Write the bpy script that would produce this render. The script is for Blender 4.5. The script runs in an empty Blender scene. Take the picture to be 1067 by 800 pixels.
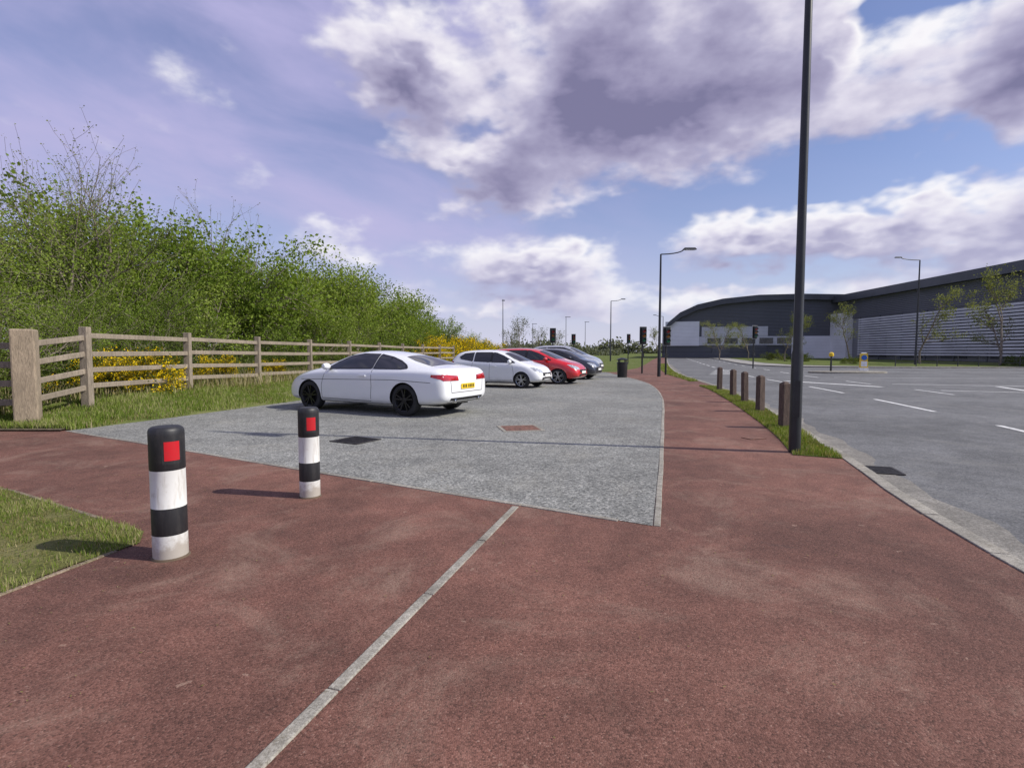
import bpy, bmesh, math, random
import numpy as np
from mathutils import Vector, Matrix
from mathutils.bvhtree import BVHTree
from mathutils.geometry import tessellate_polygon
random.seed(3); RNG=np.random.default_rng(5)
sc=bpy.context.scene
sc.view_settings.view_transform='Standard'; sc.view_settings.look='None'; sc.view_settings.exposure=0
COL=sc.collection
R=math.radians

# ---------------------------------------------------------------- node helpers
def setin(nt,sock,v):
    if isinstance(v,bpy.types.NodeSocket): nt.links.new(v,sock)
    elif v is not None:
        if isinstance(v,(tuple,list)) and len(v)==3 and sock.type=='RGBA': v=(*v,1)
        sock.default_value=v
def node(nt,t,ins=None,**p):
    n=nt.nodes.new(t)
    for k,v in p.items(): setattr(n,k,v)
    for k,v in (ins or {}).items(): setin(nt,n.inputs[k],v)
    return n
def mth(nt,op,a,b=None,c=None,clamp=False):
    n=nt.nodes.new('ShaderNodeMath'); n.operation=op; n.use_clamp=clamp
    setin(nt,n.inputs[0],a)
    if b is not None: setin(nt,n.inputs[1],b)
    if c is not None: setin(nt,n.inputs[2],c)
    return n.outputs[0]
def mix(nt,f,a,b,bt='MIX'):
    n=nt.nodes.new('ShaderNodeMix'); n.data_type='RGBA'; n.blend_type=bt
    setin(nt,n.inputs[0],f); setin(nt,n.inputs[6],a); setin(nt,n.inputs[7],b)
    return n.outputs[2]
def sstep(nt,v,a,b,lo=0.0,hi=1.0):
    n=nt.nodes.new('ShaderNodeMapRange'); n.interpolation_type='SMOOTHSTEP'
    setin(nt,n.inputs[0],v); n.inputs[1].default_value=a; n.inputs[2].default_value=b
    n.inputs[3].default_value=lo; n.inputs[4].default_value=hi
    return n.outputs[0]
def ramp(nt,f,stops,interp='LINEAR'):
    n=nt.nodes.new('ShaderNodeValToRGB'); cr=n.color_ramp; cr.interpolation=interp
    while len(cr.elements)<len(stops): cr.elements.new(0.5)
    for e,(p,c) in zip(cr.elements,stops):
        e.position=p; e.color=(*c,1) if len(c)==3 else c
    setin(nt,n.inputs[0],f); return n.outputs[0]
def newmat(name):
    m=bpy.data.materials.new(name); m.use_nodes=True
    nt=m.node_tree; b=nt.nodes['Principled BSDF']; return m,nt,b
def objc(nt,scale=(1,1,1)):
    t=nt.nodes.new('ShaderNodeTexCoord')
    if scale==(1,1,1): return t.outputs['Object']
    mp=nt.nodes.new('ShaderNodeMapping'); mp.inputs['Scale'].default_value=scale
    nt.links.new(t.outputs['Object'],mp.inputs[0]); return mp.outputs[0]
def noise(nt,vec,scale,detail=4,rough=.55,dist=0):
    n=node(nt,'ShaderNodeTexNoise',{'Vector':vec,'Scale':scale,'Detail':detail,'Roughness':rough,'Distortion':dist}); return n.outputs[0]
def simple(name,col,rough=.5,metal=0,var=.15,vs=6,bump=0,coat=0,spec=.5):
    m,nt,b=newmat(name); v=objc(nt)
    n=noise(nt,v,vs,3)
    dk=tuple(c*(1-var*1.6) for c in col); lt=tuple(min(1,c*(1+var)) for c in col)
    nt.links.new(ramp(nt,n,[(.3,dk),(.7,lt)]),b.inputs['Base Color'])
    b.inputs['Roughness'].default_value=rough
    b.inputs['Metallic'].default_value=metal
    b.inputs['Coat Weight'].default_value=coat; b.inputs['Coat Roughness'].default_value=.04
    b.inputs['Specular IOR Level'].default_value=spec
    if bump:
        bp=node(nt,'ShaderNodeBump',{'Height':noise(nt,v,vs*6,3),'Strength':bump,'Distance':.01})
        nt.links.new(bp.outputs[0],b.inputs['Normal'])
    return m
def aggregate(name,stops,scale,patch=(.75,1.2),dust=None,dustamt=.5,bump=.5,rough=.9,pscale=.35,fleck=None):
    m,nt,b=newmat(name); v=objc(nt)
    vo=node(nt,'ShaderNodeTexVoronoi',{'Vector':v,'Scale':scale})
    sep=node(nt,'ShaderNodeSeparateColor',{0:vo.outputs['Color']})
    nm=noise(nt,v,scale*.33,2,.6)
    r=mth(nt,'ADD',mth(nt,'MULTIPLY',sep.outputs[0],.72),mth(nt,'MULTIPLY',nm,.28))
    c=ramp(nt,r,stops)
    n1=noise(nt,v,pscale,5,.62,.4); n2=noise(nt,v,pscale*9,4,.65)
    p=sstep(nt,n1,.3,.7,patch[0],patch[1]); p2=sstep(nt,n2,.25,.75,.82,1.16)
    pp=mth(nt,'MULTIPLY',p,p2)
    cc=node(nt,'ShaderNodeCombineColor',{0:pp,1:pp,2:pp})
    c=mix(nt,1.0,c,cc.outputs[0],'MULTIPLY')
    if dust:
        n3=noise(nt,v,pscale*2.3,6,.74,.8); f=sstep(nt,n3,.48,.7,0,dustamt)
        f=mth(nt,'MULTIPLY',f,sstep(nt,sep.outputs[1],.1,.8,.3,1))
        c=mix(nt,f,c,dust)
        c=mix(nt,sstep(nt,n3,.26,.36,.45,0),c,(.03,.025,.025))
    if fleck:
        n6=noise(nt,v,9,3,.6); c=mix(nt,sstep(nt,n6,.68,.73,0,.55),c,fleck)
    nt.links.new(c,b.inputs['Base Color']); b.inputs['Roughness'].default_value=rough
    b.inputs['Specular IOR Level'].default_value=.35
    bp=node(nt,'ShaderNodeBump',{'Height':mth(nt,'SUBTRACT',1.0,vo.outputs['Distance']),'Strength':bump,'Distance':.005})
    nt.links.new(bp.outputs[0],b.inputs['Normal'])
    return m
m_red=aggregate('red_tarmac',[(.12,(.072,.034,.024)),(.35,(.128,.056,.04)),(.6,(.162,.073,.053)),(.84,(.205,.1,.075)),(.98,(.36,.26,.2))],140,(.66,1.22),(.29,.2,.15),.55,.5,.9,.42,(.3,.2,.15))
m_gravel=aggregate('resin_gravel',[(.1,(.065,.065,.06)),(.35,(.145,.147,.137)),(.57,(.205,.207,.193)),(.78,(.275,.273,.25)),(.94,(.48,.47,.43))],62,(.8,1.16),(.28,.265,.22),.5,.6,.9,.35,(.12,.11,.09))
m_asph=aggregate('asphalt',[(.1,(.07,.071,.073)),(.5,(.12,.121,.123)),(.8,(.15,.15,.15)),(.97,(.23,.23,.225))],70,(.8,1.2),(.2,.195,.18),.5,.4)
m_pave=aggregate('far_paving',[(.1,(.2,.19,.17)),(.5,(.27,.26,.24)),(.9,(.34,.33,.3))],40,(.85,1.15),None,0,.3)
m_grit=aggregate('gutter_grit',[(.1,(.13,.12,.1)),(.5,(.19,.18,.16)),(.9,(.27,.25,.22))],80,(.75,1.15),(.13,.12,.1),.6,.5,.9,1.1)
m_conc=aggregate('concrete_edging',[(.1,(.19,.175,.145)),(.5,(.28,.26,.22)),(.9,(.37,.35,.3))],130,(.7,1.12),(.13,.11,.075),.7,.3,.9,1.5)
m_edge=aggregate('mossy_edging',[(.1,(.12,.1,.06)),(.5,(.2,.15,.1)),(.9,(.3,.24,.18))],90,(.7,1.15),(.09,.1,.03),.8,.4,.9,2)
m_white=aggregate('road_paint',[(.05,(.35,.35,.34)),(.3,(.62,.62,.6)),(.9,(.78,.78,.76))],60,(.85,1.1),(.18,.18,.18),.7,.3,.8,1.2)
m_soil=aggregate('soil',[(.1,(.07,.05,.032)),(.5,(.13,.1,.068)),(.9,(.23,.19,.13))],30,(.7,1.3),(.06,.08,.03),.7,.8)
def grassground(name,a,b_,c_):
    m,nt,b=newmat(name); v=objc(nt)
    c=ramp(nt,noise(nt,v,.8,6,.7),[(.3,a),(.5,b_),(.7,c_)])
    nt.links.new(c,b.inputs['Base Color']); b.inputs['Roughness'].default_value=.95
    b.inputs['Specular IOR Level'].default_value=.1
    bp=node(nt,'ShaderNodeBump',{'Height':noise(nt,v,14,3,.7),'Strength':.8,'Distance':.05}); nt.links.new(bp.outputs[0],b.inputs['Normal'])
    return m
m_grass=grassground('grass_ground',(.06,.085,.018),(.1,.13,.032),(.17,.155,.07))
m_lawn=grassground('worn_lawn_ground',(.06,.07,.02),(.12,.12,.04),(.2,.17,.095))
def leafmat(name,cols,trans=.35,objvar=True,rough=.55):
    m,nt,b=newmat(name)
    at=node(nt,'ShaderNodeAttribute',attribute_name='tint')
    f=mth(nt,'MULTIPLY',at.outputs['Fac'],.68)
    if objvar:
        oi=node(nt,'ShaderNodeObjectInfo'); f=mth(nt,'MULTIPLY_ADD',oi.outputs['Random'],.32,f)
    c=ramp(nt,f,cols)
    df=node(nt,'ShaderNodeBsdfDiffuse',{'Color':c})
    tr=node(nt,'ShaderNodeBsdfTranslucent',{'Color':mix(nt,1.0,c,(1.3,1.3,.5),'MULTIPLY')})
    mx=node(nt,'ShaderNodeMixShader',{0:trans,1:df.outputs[0],2:tr.outputs[0]})
    out=[n for n in nt.nodes if n.type=='OUTPUT_MATERIAL'][0]
    nt.nodes.remove(b)
    nt.links.new(mx.outputs[0],out.inputs[0]); return m
m_leaf=leafmat('hawthorn_leaf',[(0,(.06,.095,.018)),(.35,(.125,.185,.03)),(.7,(.21,.275,.05)),(1,(.33,.36,.12))])
m_leaf2=leafmat('bramble_leaf',[(0,(.05,.07,.018)),(.5,(.11,.15,.035)),(1,(.22,.22,.08))])
m_leafpale=leafmat('young_leaf',[(0,(.1,.12,.04)),(.5,(.19,.21,.08)),(1,(.29,.3,.16))])
m_blade=leafmat('grass_blade',[(0,(.07,.105,.018)),(.4,(.12,.175,.03)),(.8,(.18,.24,.045)),(1,(.3,.3,.13))],.3)
m_dry=leafmat('dry_grass_blade',[(0,(.12,.12,.035)),(.5,(.23,.2,.085)),(1,(.42,.36,.22))],.3)
m_gorse=leafmat('gorse_flower',[(0,(.7,.46,.01)),(1,(.9,.7,.02))],.2,False)
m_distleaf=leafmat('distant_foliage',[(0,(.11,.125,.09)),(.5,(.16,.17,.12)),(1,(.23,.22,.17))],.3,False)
m_bark=simple('bark',(.2,.165,.125),.9,0,.35,9)
def woodmat(name,col):
    m,nt,b=newmat(name); v=objc(nt,(6,6,1.2)); v2=objc(nt)
    n=noise(nt,v,5,5,.7,1.2); n2=noise(nt,v2,1.3,4)
    c=ramp(nt,n,[(.25,tuple(x*.4 for x in col)),(.5,col),(.75,tuple(x*1.45 for x in col))])
    c=mix(nt,sstep(nt,n2,.45,.7,0,.45),c,tuple(x*.55 for x in col))
    nt.links.new(c,b.inputs['Base Color']); b.inputs['Roughness'].default_value=.9
    bp=node(nt,'ShaderNodeBump',{'Height':n,'Strength':.7,'Distance':.012}); nt.links.new(bp.outputs[0],b.inputs['Normal'])
    return m
m_wood=woodmat('weathered_wood',(.25,.205,.155)); m_wood2=woodmat('gate_post_wood',(.28,.22,.155)); m_woodd=woodmat('dark_post_wood',(.1,.068,.052))

# ---------------------------------------------------------------- mesh helpers
def mk(name,V,Q,mi,mats,smooth=False,tint=None,link=True):
    V=np.asarray(V,dtype=np.float32); Q=np.asarray(Q,dtype=np.int32)
    me=bpy.data.meshes.new(name); me.vertices.add(len(V)); me.vertices.foreach_set('co',V.ravel())
    me.loops.add(Q.size); me.loops.foreach_set('vertex_index',Q.ravel())
    me.polygons.add(len(Q)); me.polygons.foreach_set('loop_start',np.arange(len(Q),dtype=np.int32)*4)
    if np.isscalar(mi): mi=np.full(len(Q),mi)
    me.polygons.foreach_set('material_index',np.asarray(mi,dtype=np.int32))
    me.polygons.foreach_set('use_smooth',np.full(len(Q),smooth))
    for m in mats: me.materials.append(m)
    if tint is not None:
        a=me.attributes.new('tint','FLOAT','POINT'); a.data.foreach_set('value',np.asarray(tint,dtype=np.float32))
    me.update(calc_edges=True)
    if not link: return me
    o=bpy.data.objects.new(name,me); COL.objects.link(o); return o
class PB:
    def __init__(s): s.v=[];s.f=[];s.m=[]
    def add(s,vs,fs,mi=0):
        o=len(s.v); s.v+=[tuple(v) for v in vs]; s.f+=[tuple(i+o for i in f) for f in fs]; s.m+=[mi]*len(fs)
    def box(s,c,d,rz=0,mi=0,M=None,top=1.0):
        vs=[]
        for z in(-.5,.5):
            k=top if z>0 else 1
            for x,y in((-.5,-.5),(.5,-.5),(.5,.5),(-.5,.5)): vs.append(Vector((x*d[0]*k,y*d[1]*k,z*d[2])))
        if M is None: M=Matrix.Rotation(rz,4,'Z')
        vs=[M@v+Vector(c) for v in vs]
        s.add(vs,[(3,2,1,0),(4,5,6,7),(0,1,5,4),(1,2,6,5),(2,3,7,6),(3,0,4,7)],mi)
    def beam(s,a,b,w,h,mi=0):
        a=Vector(a);b=Vector(b);d=b-a;M=d.to_track_quat('X','Z').to_matrix().to_4x4()
        s.box((a+b)/2,(d.length,w,h),mi=mi,M=M)
    def lathe(s,o,d,prof,mi=0,n=20,mis=None):
        o=Vector(o);d=Vector(d).normalized();q=d.to_track_quat('Z','Y').to_matrix()
        vs=[]
        for t,r in prof:
            for i in range(n):
                a=2*math.pi*i/n; vs.append(q@Vector((r*math.cos(a),r*math.sin(a),t))+o)
        b=len(s.v); s.v+=[tuple(v) for v in vs]
        for k in range(len(prof)-1):
            s.f+=[(b+k*n+i,b+k*n+(i+1)%n,b+(k+1)*n+(i+1)%n,b+(k+1)*n+i) for i in range(n)]; s.m+=[mis[k] if mis else mi]*n
        L=len(prof)-1
        s.f.append(tuple(b+i for i in reversed(range(n)))); s.m.append(mis[0] if mis else mi)
        s.f.append(tuple(b+L*n+i for i in range(n))); s.m.append(mis[-1] if mis else mi)
    def cyl(s,a,b,r0,r1=None,mi=0,n=16):
        a=Vector(a);b=Vector(b); s.lathe(a,b-a,[(0,r0),((b-a).length,r0 if r1 is None else r1)],mi,n)
    def obj(s,name,mats,smooth=None,bevel=0,loc=(0,0,0),rz=0):
        me=bpy.data.meshes.new(name); me.from_pydata(s.v,[],s.f)
        for m in mats: me.materials.append(m)
        me.polygons.foreach_set('material_index',s.m)
        if smooth: me.polygons.foreach_set('use_smooth',[True]*len(s.f)); me.set_sharp_from_angle(angle=R(smooth))
        me.update(); o=bpy.data.objects.new(name,me); COL.objects.link(o); o.location=loc; o.rotation_euler=(0,0,rz)
        if bevel:
            b=o.modifiers.new('bevel','BEVEL'); b.width=bevel; b.segments=2; b.limit_method='ANGLE'
        return o
def sheet(name,pts,z,mat):
    P=[]
    for p in pts:
        if not P or math.hypot(p[0]-P[-1][0],p[1]-P[-1][1])>.01: P.append((float(p[0]),float(p[1])))
    if math.hypot(P[0][0]-P[-1][0],P[0][1]-P[-1][1])<.01: P.pop()
    tr=tessellate_polygon([[Vector((x,y,0)) for x,y in P]])
    F=[]
    for a,b,c in tr:
        ar=(P[b][0]-P[a][0])*(P[c][1]-P[a][1])-(P[c][0]-P[a][0])*(P[b][1]-P[a][1])
        if abs(ar)<1e-7: continue
        F.append((a,b,c) if ar>0 else (a,c,b))
    me=bpy.data.meshes.new(name); me.from_pydata([(x,y,z) for x,y in P],[],F); me.materials.append(mat); me.update()
    o=bpy.data.objects.new(name,me); COL.objects.link(o); return o
def resample(pts,step):
    P=[Vector((*p,0)) for p in pts]; out=[P[0].copy()]; acc=0
    for a,b in zip(P,P[1:]):
        L=(b-a).length; t=step-acc
        while t<=L: out.append(a+(b-a)*(t/L)); t+=step
        acc=(acc+L)%step
    return out
def smoothc(pts,n=8):
    P=[np.array(p,float) for p in pts]; P=[2*P[0]-P[1]]+P+[2*P[-1]-P[-2]]; out=[]
    for i in range(1,len(P)-2):
        for k in range(n):
            t=k/n; a,b,c,d=P[i-1:i+3]
            out.append(tuple(.5*((2*b)+(-a+c)*t+(2*a-5*b+4*c-d)*t*t+(-a+3*b-3*c+d)*t**3)))
    out.append(tuple(P[-2])); return out
def stones(name,pts,w,z0,z1,step=.915,mat=None,off=0,gap=.008):
    pb=PB(); rp=resample(pts,step)
    for a,b in zip(rp,rp[1:]):
        d=(b-a).normalized(); n=Vector((d.y,-d.x,0)); a2=a+n*off+d*gap/2; b2=b+n*off-d*gap/2
        dz=random.uniform(-.002,.002); j=n*random.uniform(-.004,.004); a2+=j;b2+=j
        a2.z=b2.z=(z0+z1)/2+dz; pb.beam(a2,b2,w,z1-z0)
    return pb.obj(name,[mat or m_conc],bevel=.006)
def ribbon(name,pts,w,z,mat):
    P=[Vector((*p,z)) for p in pts]; vs=[];fs=[]
    for i,p in enumerate(P):
        d=(P[min(i+1,len(P)-1)]-P[max(i-1,0)]).normalized(); n=Vector((d.y,-d.x,0)); vs+=[p-n*w/2,p+n*w/2]
    for i in range(len(P)-1): fs.append((2*i,2*i+1,2*i+3,2*i+2))
    return vs,fs

# ---------------------------------------------------------------- ground
gxs=[-2500,-1200,-600,-300,-200,-140,-100]+list(range(-80,81,8))+[100,140,200,300,600,1200,2500]
gys=[-2500,-1000,-400,-100,-40,-16]+list(range(-8,129,8))+[160,200,300,450,800,1400,2500]
V=[(x,y,-.09) for y in gys for x in gxs]; nx=len(gxs)
mk('ground',V,[(j*nx+i,j*nx+i+1,(j+1)*nx+i+1,(j+1)*nx+i) for j in range(len(gys)-1) for i in range(nx-1)],0,[m_grass])
kerb=smoothc([(.9,-8),(1.9,-4),(2.7,0),(3.41,3.51),(3.88,5.27),(4.46,6.94),(5.24,9.52),(6.33,13.2),(8.2,21.2),(10.3,32.7),(13.4,45),(17.5,60),(26,90),(36,125)])
farkerb=smoothc([(160,44),(80,46),(45,46.5),(30,47.5),(25,52),(26.5,62),(35,90),(45,125)])
sheet('road',kerb+farkerb[::-1]+[(160,-8)],-.06,m_asph)
def offk(o,y0,y1):
    out=[]
    for i in range(1,len(kerb)-1):
        x,y=kerb[i]
        d=Vector((kerb[i+1][0]-kerb[i-1][0],kerb[i+1][1]-kerb[i-1][1])).normalized()
        X=x+d.y*o; Y=y-d.x*o
        if y0<=Y<=y1: out.append((X,Y))
    return out
gp_=[(p.x,p.y) for p in resample(offk(.16,-3,60),.25)]
V=[];Q=[]
for i,(x,y) in enumerate(gp_):
    w=.16+.06*math.sin(y*1.7)+.05*math.sin(y*4.3+1)+random.uniform(-.02,.02); V+=[(x-.16,y+.04,-.056),(x+w,y-.25*w,-.056)]
for i in range(len(gp_)-1): Q.append((2*i,2*i+1,2*i+3,2*i+2))
mk('gutter_grit',V,Q,0,[m_grit])
gr_right=smoothc([(1.13,4.24),(1.88,6.81),(2.95,10.56),(4.45,15.98),(5.56,21.2),(6.1,26),(6.3,36)])
gr_left=[(-7.84,9.4),(-7.19,11.3),(-6.18,14.8),(-5.5,18),(-4.4,26),(-3.2,36)]
redp=[(-30,-8)]+kerb+[(34,125),(23.5,90),(15,60),(10.5,45),(7,36.4),(-2.8,36.4)]+[(x+.2,y) for x,y in gr_left[::-1]]+[(-8,9.5),(-30,9.9)]
sheet('red_footpath',redp,0,m_red)
sheet('gravel_car_park',gr_right+gr_left[::-1],.004,m_gravel)
stones('kerb',kerb,.13,-.12,.012,off=-.065)
stones('far_kerb',farkerb,.14,-.12,.05,step=1.8)
front=[(-7.84,9.4),(-2.33,6.2),(1.13,4.24)]
stones('concrete_edging_strip',front,.055,-.03,.008,off=.0)
stones('concrete_edging_strip',gr_right,.055,-.03,.008,off=.03)
stones('concrete_edging_strip',[(.03,4.78),(-.858,1.73),(-1.6,-.7),(-2.4,-3.2)],.06,-.03,.007)
lawn=[(-12,7.6),(-5.27,5.46),(-3.6,4.52),(-2.86,4.1),(-2.72,3.85),(-2.88,3.45),(-3.05,2.6),(-3.6,-3),(-12,-3)]
sheet('lawn',lawn,.008,m_lawn)
stones('lawn_edging_strip',[(-12,7.6),(-5.27,5.46),(-2.86,4.1)],.04,-.03,.012,mat=m_edge)
stones('lawn_edging_strip',[(-2.78,3.7),(-3.05,2.6),(-3.6,-3)],.035,-.03,.011,mat=m_edge)
verge=smoothc([(3.80,7.2),(4.62,9.63),(6.0,14.6),(7.2,19.5),(7.6,21.8)],5)
vk=[p for p in kerb if 6.9<p[1]<22]
verge_poly=verge+[(x-.14,y) for x,y in vk[::-1]]
sheet('grass_verge',verge_poly,.008,m_grass)
verge2=[(8.3,25),(8.75,28),(9.4,32.5),(12.2,45),(16.3,60)]
vk2=[p for p in kerb if 24.8<p[1]<61]
verge2_poly=verge2+[(x-.16,y) for x,y in vk2[::-1]]
sheet('grass_verge',verge2_poly,.008,m_grass)
def bankz(x,y):
    e=np.interp(y,[p[1] for p in gr_left],[p[0] for p in gr_left])
    d=np.maximum(0,e-x); return .02+.28*np.clip(d/2.0,0,1)**1.3*np.clip((y-9.4)/2,0,1)+np.clip((d-2.5)*.05,0,.8)
ys=np.arange(9.5,90,.6); V=[];nx=24
for y in ys:
    e=float(np.interp(y,[p[1] for p in gr_left],[p[0] for p in gr_left]))
    for k in range(nx):
        d=(k/(nx-1))**1.7*30; x=e-d; w=.05*math.sin(x*3+y*2.1)*min(1,d)
        V.append((x,y,float(bankz(x,y))-(.03 if k==0 else 0)+w))
Q=[(j*nx+k+1,j*nx+k,(j+1)*nx+k,(j+1)*nx+k+1) for j in range(len(ys)-1) for k in range(nx-1)]
m_bank=grassground('bank_ground',(.07,.09,.022),(.12,.14,.04),(.2,.18,.09))
mk('grass_bank',V,Q,0,[m_bank],True)
sheet('soil_patch',[(-9.0,9.35),(-7.9,9.35),(-8.0,9.8),(-8.5,10.3),(-12,10.7),(-12,9.4)],.03,m_soil)
fl=[(x,y) for x,y in farkerb]
sheet('far_pavement',fl+[(60,125),(75,70),(160,60)],-.02,m_pave)
sheet('far_grass',[(160,47),(80,49),(46,49.5),(34,51),(29.5,56),(31,66),(39,92),(49,125),(75,125),(75,70),(160,60)],.0,m_grass)
mv=[];mf=[]
def mark(pts,w=.12):
    vs,fs=ribbon('',pts,w,-.055,None); o=len(mv); mv.extend(vs); mf.extend([tuple(i+o for i in f) for f in fs])
rp=resample(offk(3.85,-6,120),.5)
n=0
while n+12<len(rp):
    mark([(p.x,p.y) for p in rp[n+3:n+11]],.12); n+=12
c2=resample(offk(7.2,12,110),.5); n=0
while n+12<len(c2):
    mark([(p.x,p.y) for p in c2[n:n+6]],.1); n+=12
mark([(13.5,26.5),(15.2,22.0)],.35)
mark([(16,20),(19,18.6),(26,17.6),(45,17)],.14); mark([(17,24),(21,22.5),(28,21.8),(48,21.4)],.14)
for x in np.arange(18.5,40,2.4): mark([(x,19.0-.02*x),(x+1.6,22.2)],.2)
mark([(18,30),(24,29),(48,28.5)],.12); mark([(21,38),(45,36.5),(80,36)],.12)
for k in range(7): mark([(12.5+k*.55,34+k*1.3),(14.2+k*.55,34.2+k*1.3)],.3)
pbm=PB(); pbm.add(mv,mf); pbm.obj('road_marking',[m_white])
pb=PB(); pb.lathe((0,0,-.06),(0,0,1),[(0,1),(.10,1),(.13,.94)],0,24)
o=pb.obj('traffic_island',[m_conc],30,loc=(22.6,36.2,0)); o.scale=(2.6,1.0,1)

# ---------------------------------------------------------------- grass blades
def inpoly(pts,poly):
    x,y=pts[:,0],pts[:,1]; ins=np.zeros(len(pts),bool); P=poly; j=len(P)-1
    for i in range(len(P)):
        xi,yi=P[i];xj,yj=P[j]
        c=((yi>y)!=(yj>y))&(x<(xj-xi)*(y-yi)/((yj-yi)+1e-12)+xi); ins^=c; j=i
    return ins
def blades(name,pts,zf,h0,h1,w,mats,patch=2.0,lean=.5,dry=.18):
    n=len(pts); h=RNG.uniform(h0,h1,n)
    ph=np.sin(pts[:,0]*patch+1.3*np.sin(pts[:,1]*patch*.8))*np.sin(pts[:,1]*patch*1.1+2*np.sin(pts[:,0]*.7*patch))
    h*=1+.35*ph
    a=RNG.uniform(0,2*np.pi,n); dx=np.cos(a);dy=np.sin(a)
    b=RNG.uniform(0,2*np.pi,n); l=RNG.uniform(0,lean,n)*h; ww=w*RNG.uniform(.6,1.3,n)
    z=zf(pts[:,0],pts[:,1])-.01
    V=np.zeros((n,6,3))
    def s(i,cx,cy,cz): V[:,i,0]=cx;V[:,i,1]=cy;V[:,i,2]=cz
    X,Y=pts[:,0],pts[:,1]
    s(0,X-dx*ww,Y-dy*ww,z); s(1,X+dx*ww,Y+dy*ww,z)
    mx=X+np.cos(b)*l*.35;my=Y+np.sin(b)*l*.35
    s(2,mx+dx*ww*.8,my+dy*ww*.8,z+h*.55); s(3,mx-dx*ww*.8,my-dy*ww*.8,z+h*.55)
    tx=X+np.cos(b)*l;ty=Y+np.sin(b)*l
    s(4,tx+dx*ww*.15,ty+dy*ww*.15,z+h); s(5,tx-dx*ww*.15,ty-dy*ww*.15,z+h)
    base=np.arange(n)[:,None]*6
    Q=np.concatenate([base+np.array([[0,1,2,3]]),base+np.array([[3,2,4,5]])])
    t=np.clip(.5+.3*ph+RNG.normal(0,.25,n),0,1)*1.25
    mi=(RNG.random(n)<(dry+.25*(ph<-.3))).astype(int); mi=np.concatenate([mi,mi])
    return mk(name,V.reshape(-1,3),Q,mi,mats,False,np.repeat(t,6))
def scatter(poly,n):
    P=np.array(poly); lo=P.min(0);hi=P.max(0); out=[]
    c=0
    while c<n:
        p=RNG.uniform(lo,hi,(n*2,2)); p=p[inpoly(p,poly)]; out.append(p); c+=len(p)
    return np.concatenate(out)[:n]
flat=lambda x,y: np.full_like(x,.008)
lw=[(-6.5,5.8),(-5.27,5.45),(-2.88,4.1),(-2.72,3.85),(-2.85,3.45),(-3.03,2.6),(-3.2,1.8),(-6.5,1.8)]
p=scatter(lw,72000)
bare=(np.hypot(p[:,0]+3.5,(p[:,1]-3.45)*1.3)<.6+.25*np.sin(p[:,0]*9)*np.sin(p[:,1]*7))|(np.hypot(p[:,0]+4.2,(p[:,1]-3.1))<.4)|((np.sin(p[:,0]*4.1+1.5*np.sin(p[:,1]*3))*np.sin(p[:,1]*5.3))>.62)
keep=~bare|(RNG.random(len(p))<.25)
blades('lawn_grass',p[keep],flat,.018,.05,.0026,[m_blade,m_dry],3.2,dry=.25)
p=scatter(verge_poly,32000); blades('verge_grass',p,flat,.025,.085,.005,[m_blade,m_dry],2.2)
p=scatter(verge2_poly,9000); blades('verge_grass',p,flat,.03,.1,.014,[m_blade,m_dry],1.2)
gx=lambda y:np.interp(y,[q[1] for q in gr_left],[q[0] for q in gr_left])
y=9.5+RNG.random(60000)**1.5*28; d=RNG.random(60000)**.8*3.0; x=gx(y)-d-.03+.12*np.sin(y*4)*(1-np.clip(d,0,1))
blades('bank_grass',np.stack([x,y],1),bankz,.04,.12,.007,[m_blade,m_dry],1.1,dry=.1)
y=9.9+RNG.random(9000)**1.4*34; x=gx(y)-RNG.uniform(2.2,5,9000)
blades('tall_grass',np.stack([x,y],1),bankz,.15,.4,.009,[m_dry,m_blade],.8)

# ---------------------------------------------------------------- trees
def tubes(polys):
    V=[];Q=[];o=0
    for pts,rad,k in polys:
        pts=np.asarray(pts); n=len(pts)
        for i in range(n):
            d=pts[min(i+1,n-1)]-pts[max(i-1,0)]; d=d/(np.linalg.norm(d)+1e-9)
            u=np.cross(d,[.3,.2,.9] if abs(d[2])<.9 else [1,0,0]); u/=np.linalg.norm(u)+1e-9; v=np.cross(d,u)
            for j in range(k):
                a=2*math.pi*j/k; V.append(pts[i]+rad[i]*(math.cos(a)*u+math.sin(a)*v))
        for i in range(n-1):
            for j in range(k): Q.append((o+i*k+j,o+i*k+(j+1)%k,o+(i+1)*k+(j+1)%k,o+(i+1)*k+j))
        o+=n*k
    return np.array(V),np.array(Q)
def leaves(sites,per,spread,size,rng):
    S=np.repeat(sites,per,0); n=len(S); C=S+rng.normal(0,spread,(n,3))
    u=rng.normal(size=(n,3)); u/=np.linalg.norm(u,axis=1)[:,None]
    w=rng.normal(size=(n,3))+np.array([0,0,.6]); v=np.cross(u,w); v/=np.linalg.norm(v,axis=1)[:,None]+1e-9
    s=(size*rng.uniform(.6,1.35,n))[:,None]
    V=np.stack([C-u*s*.5,C+v*s*.32,C+u*s*.5,C-v*s*.32],1).reshape(-1,3)
    Q=np.arange(n*4).reshape(-1,4)
    clump=np.repeat(rng.random(len(sites)),per); t=np.clip(.55*clump+.45*rng.random(n),0,1)
    return V,Q,np.repeat(t,4)
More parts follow.
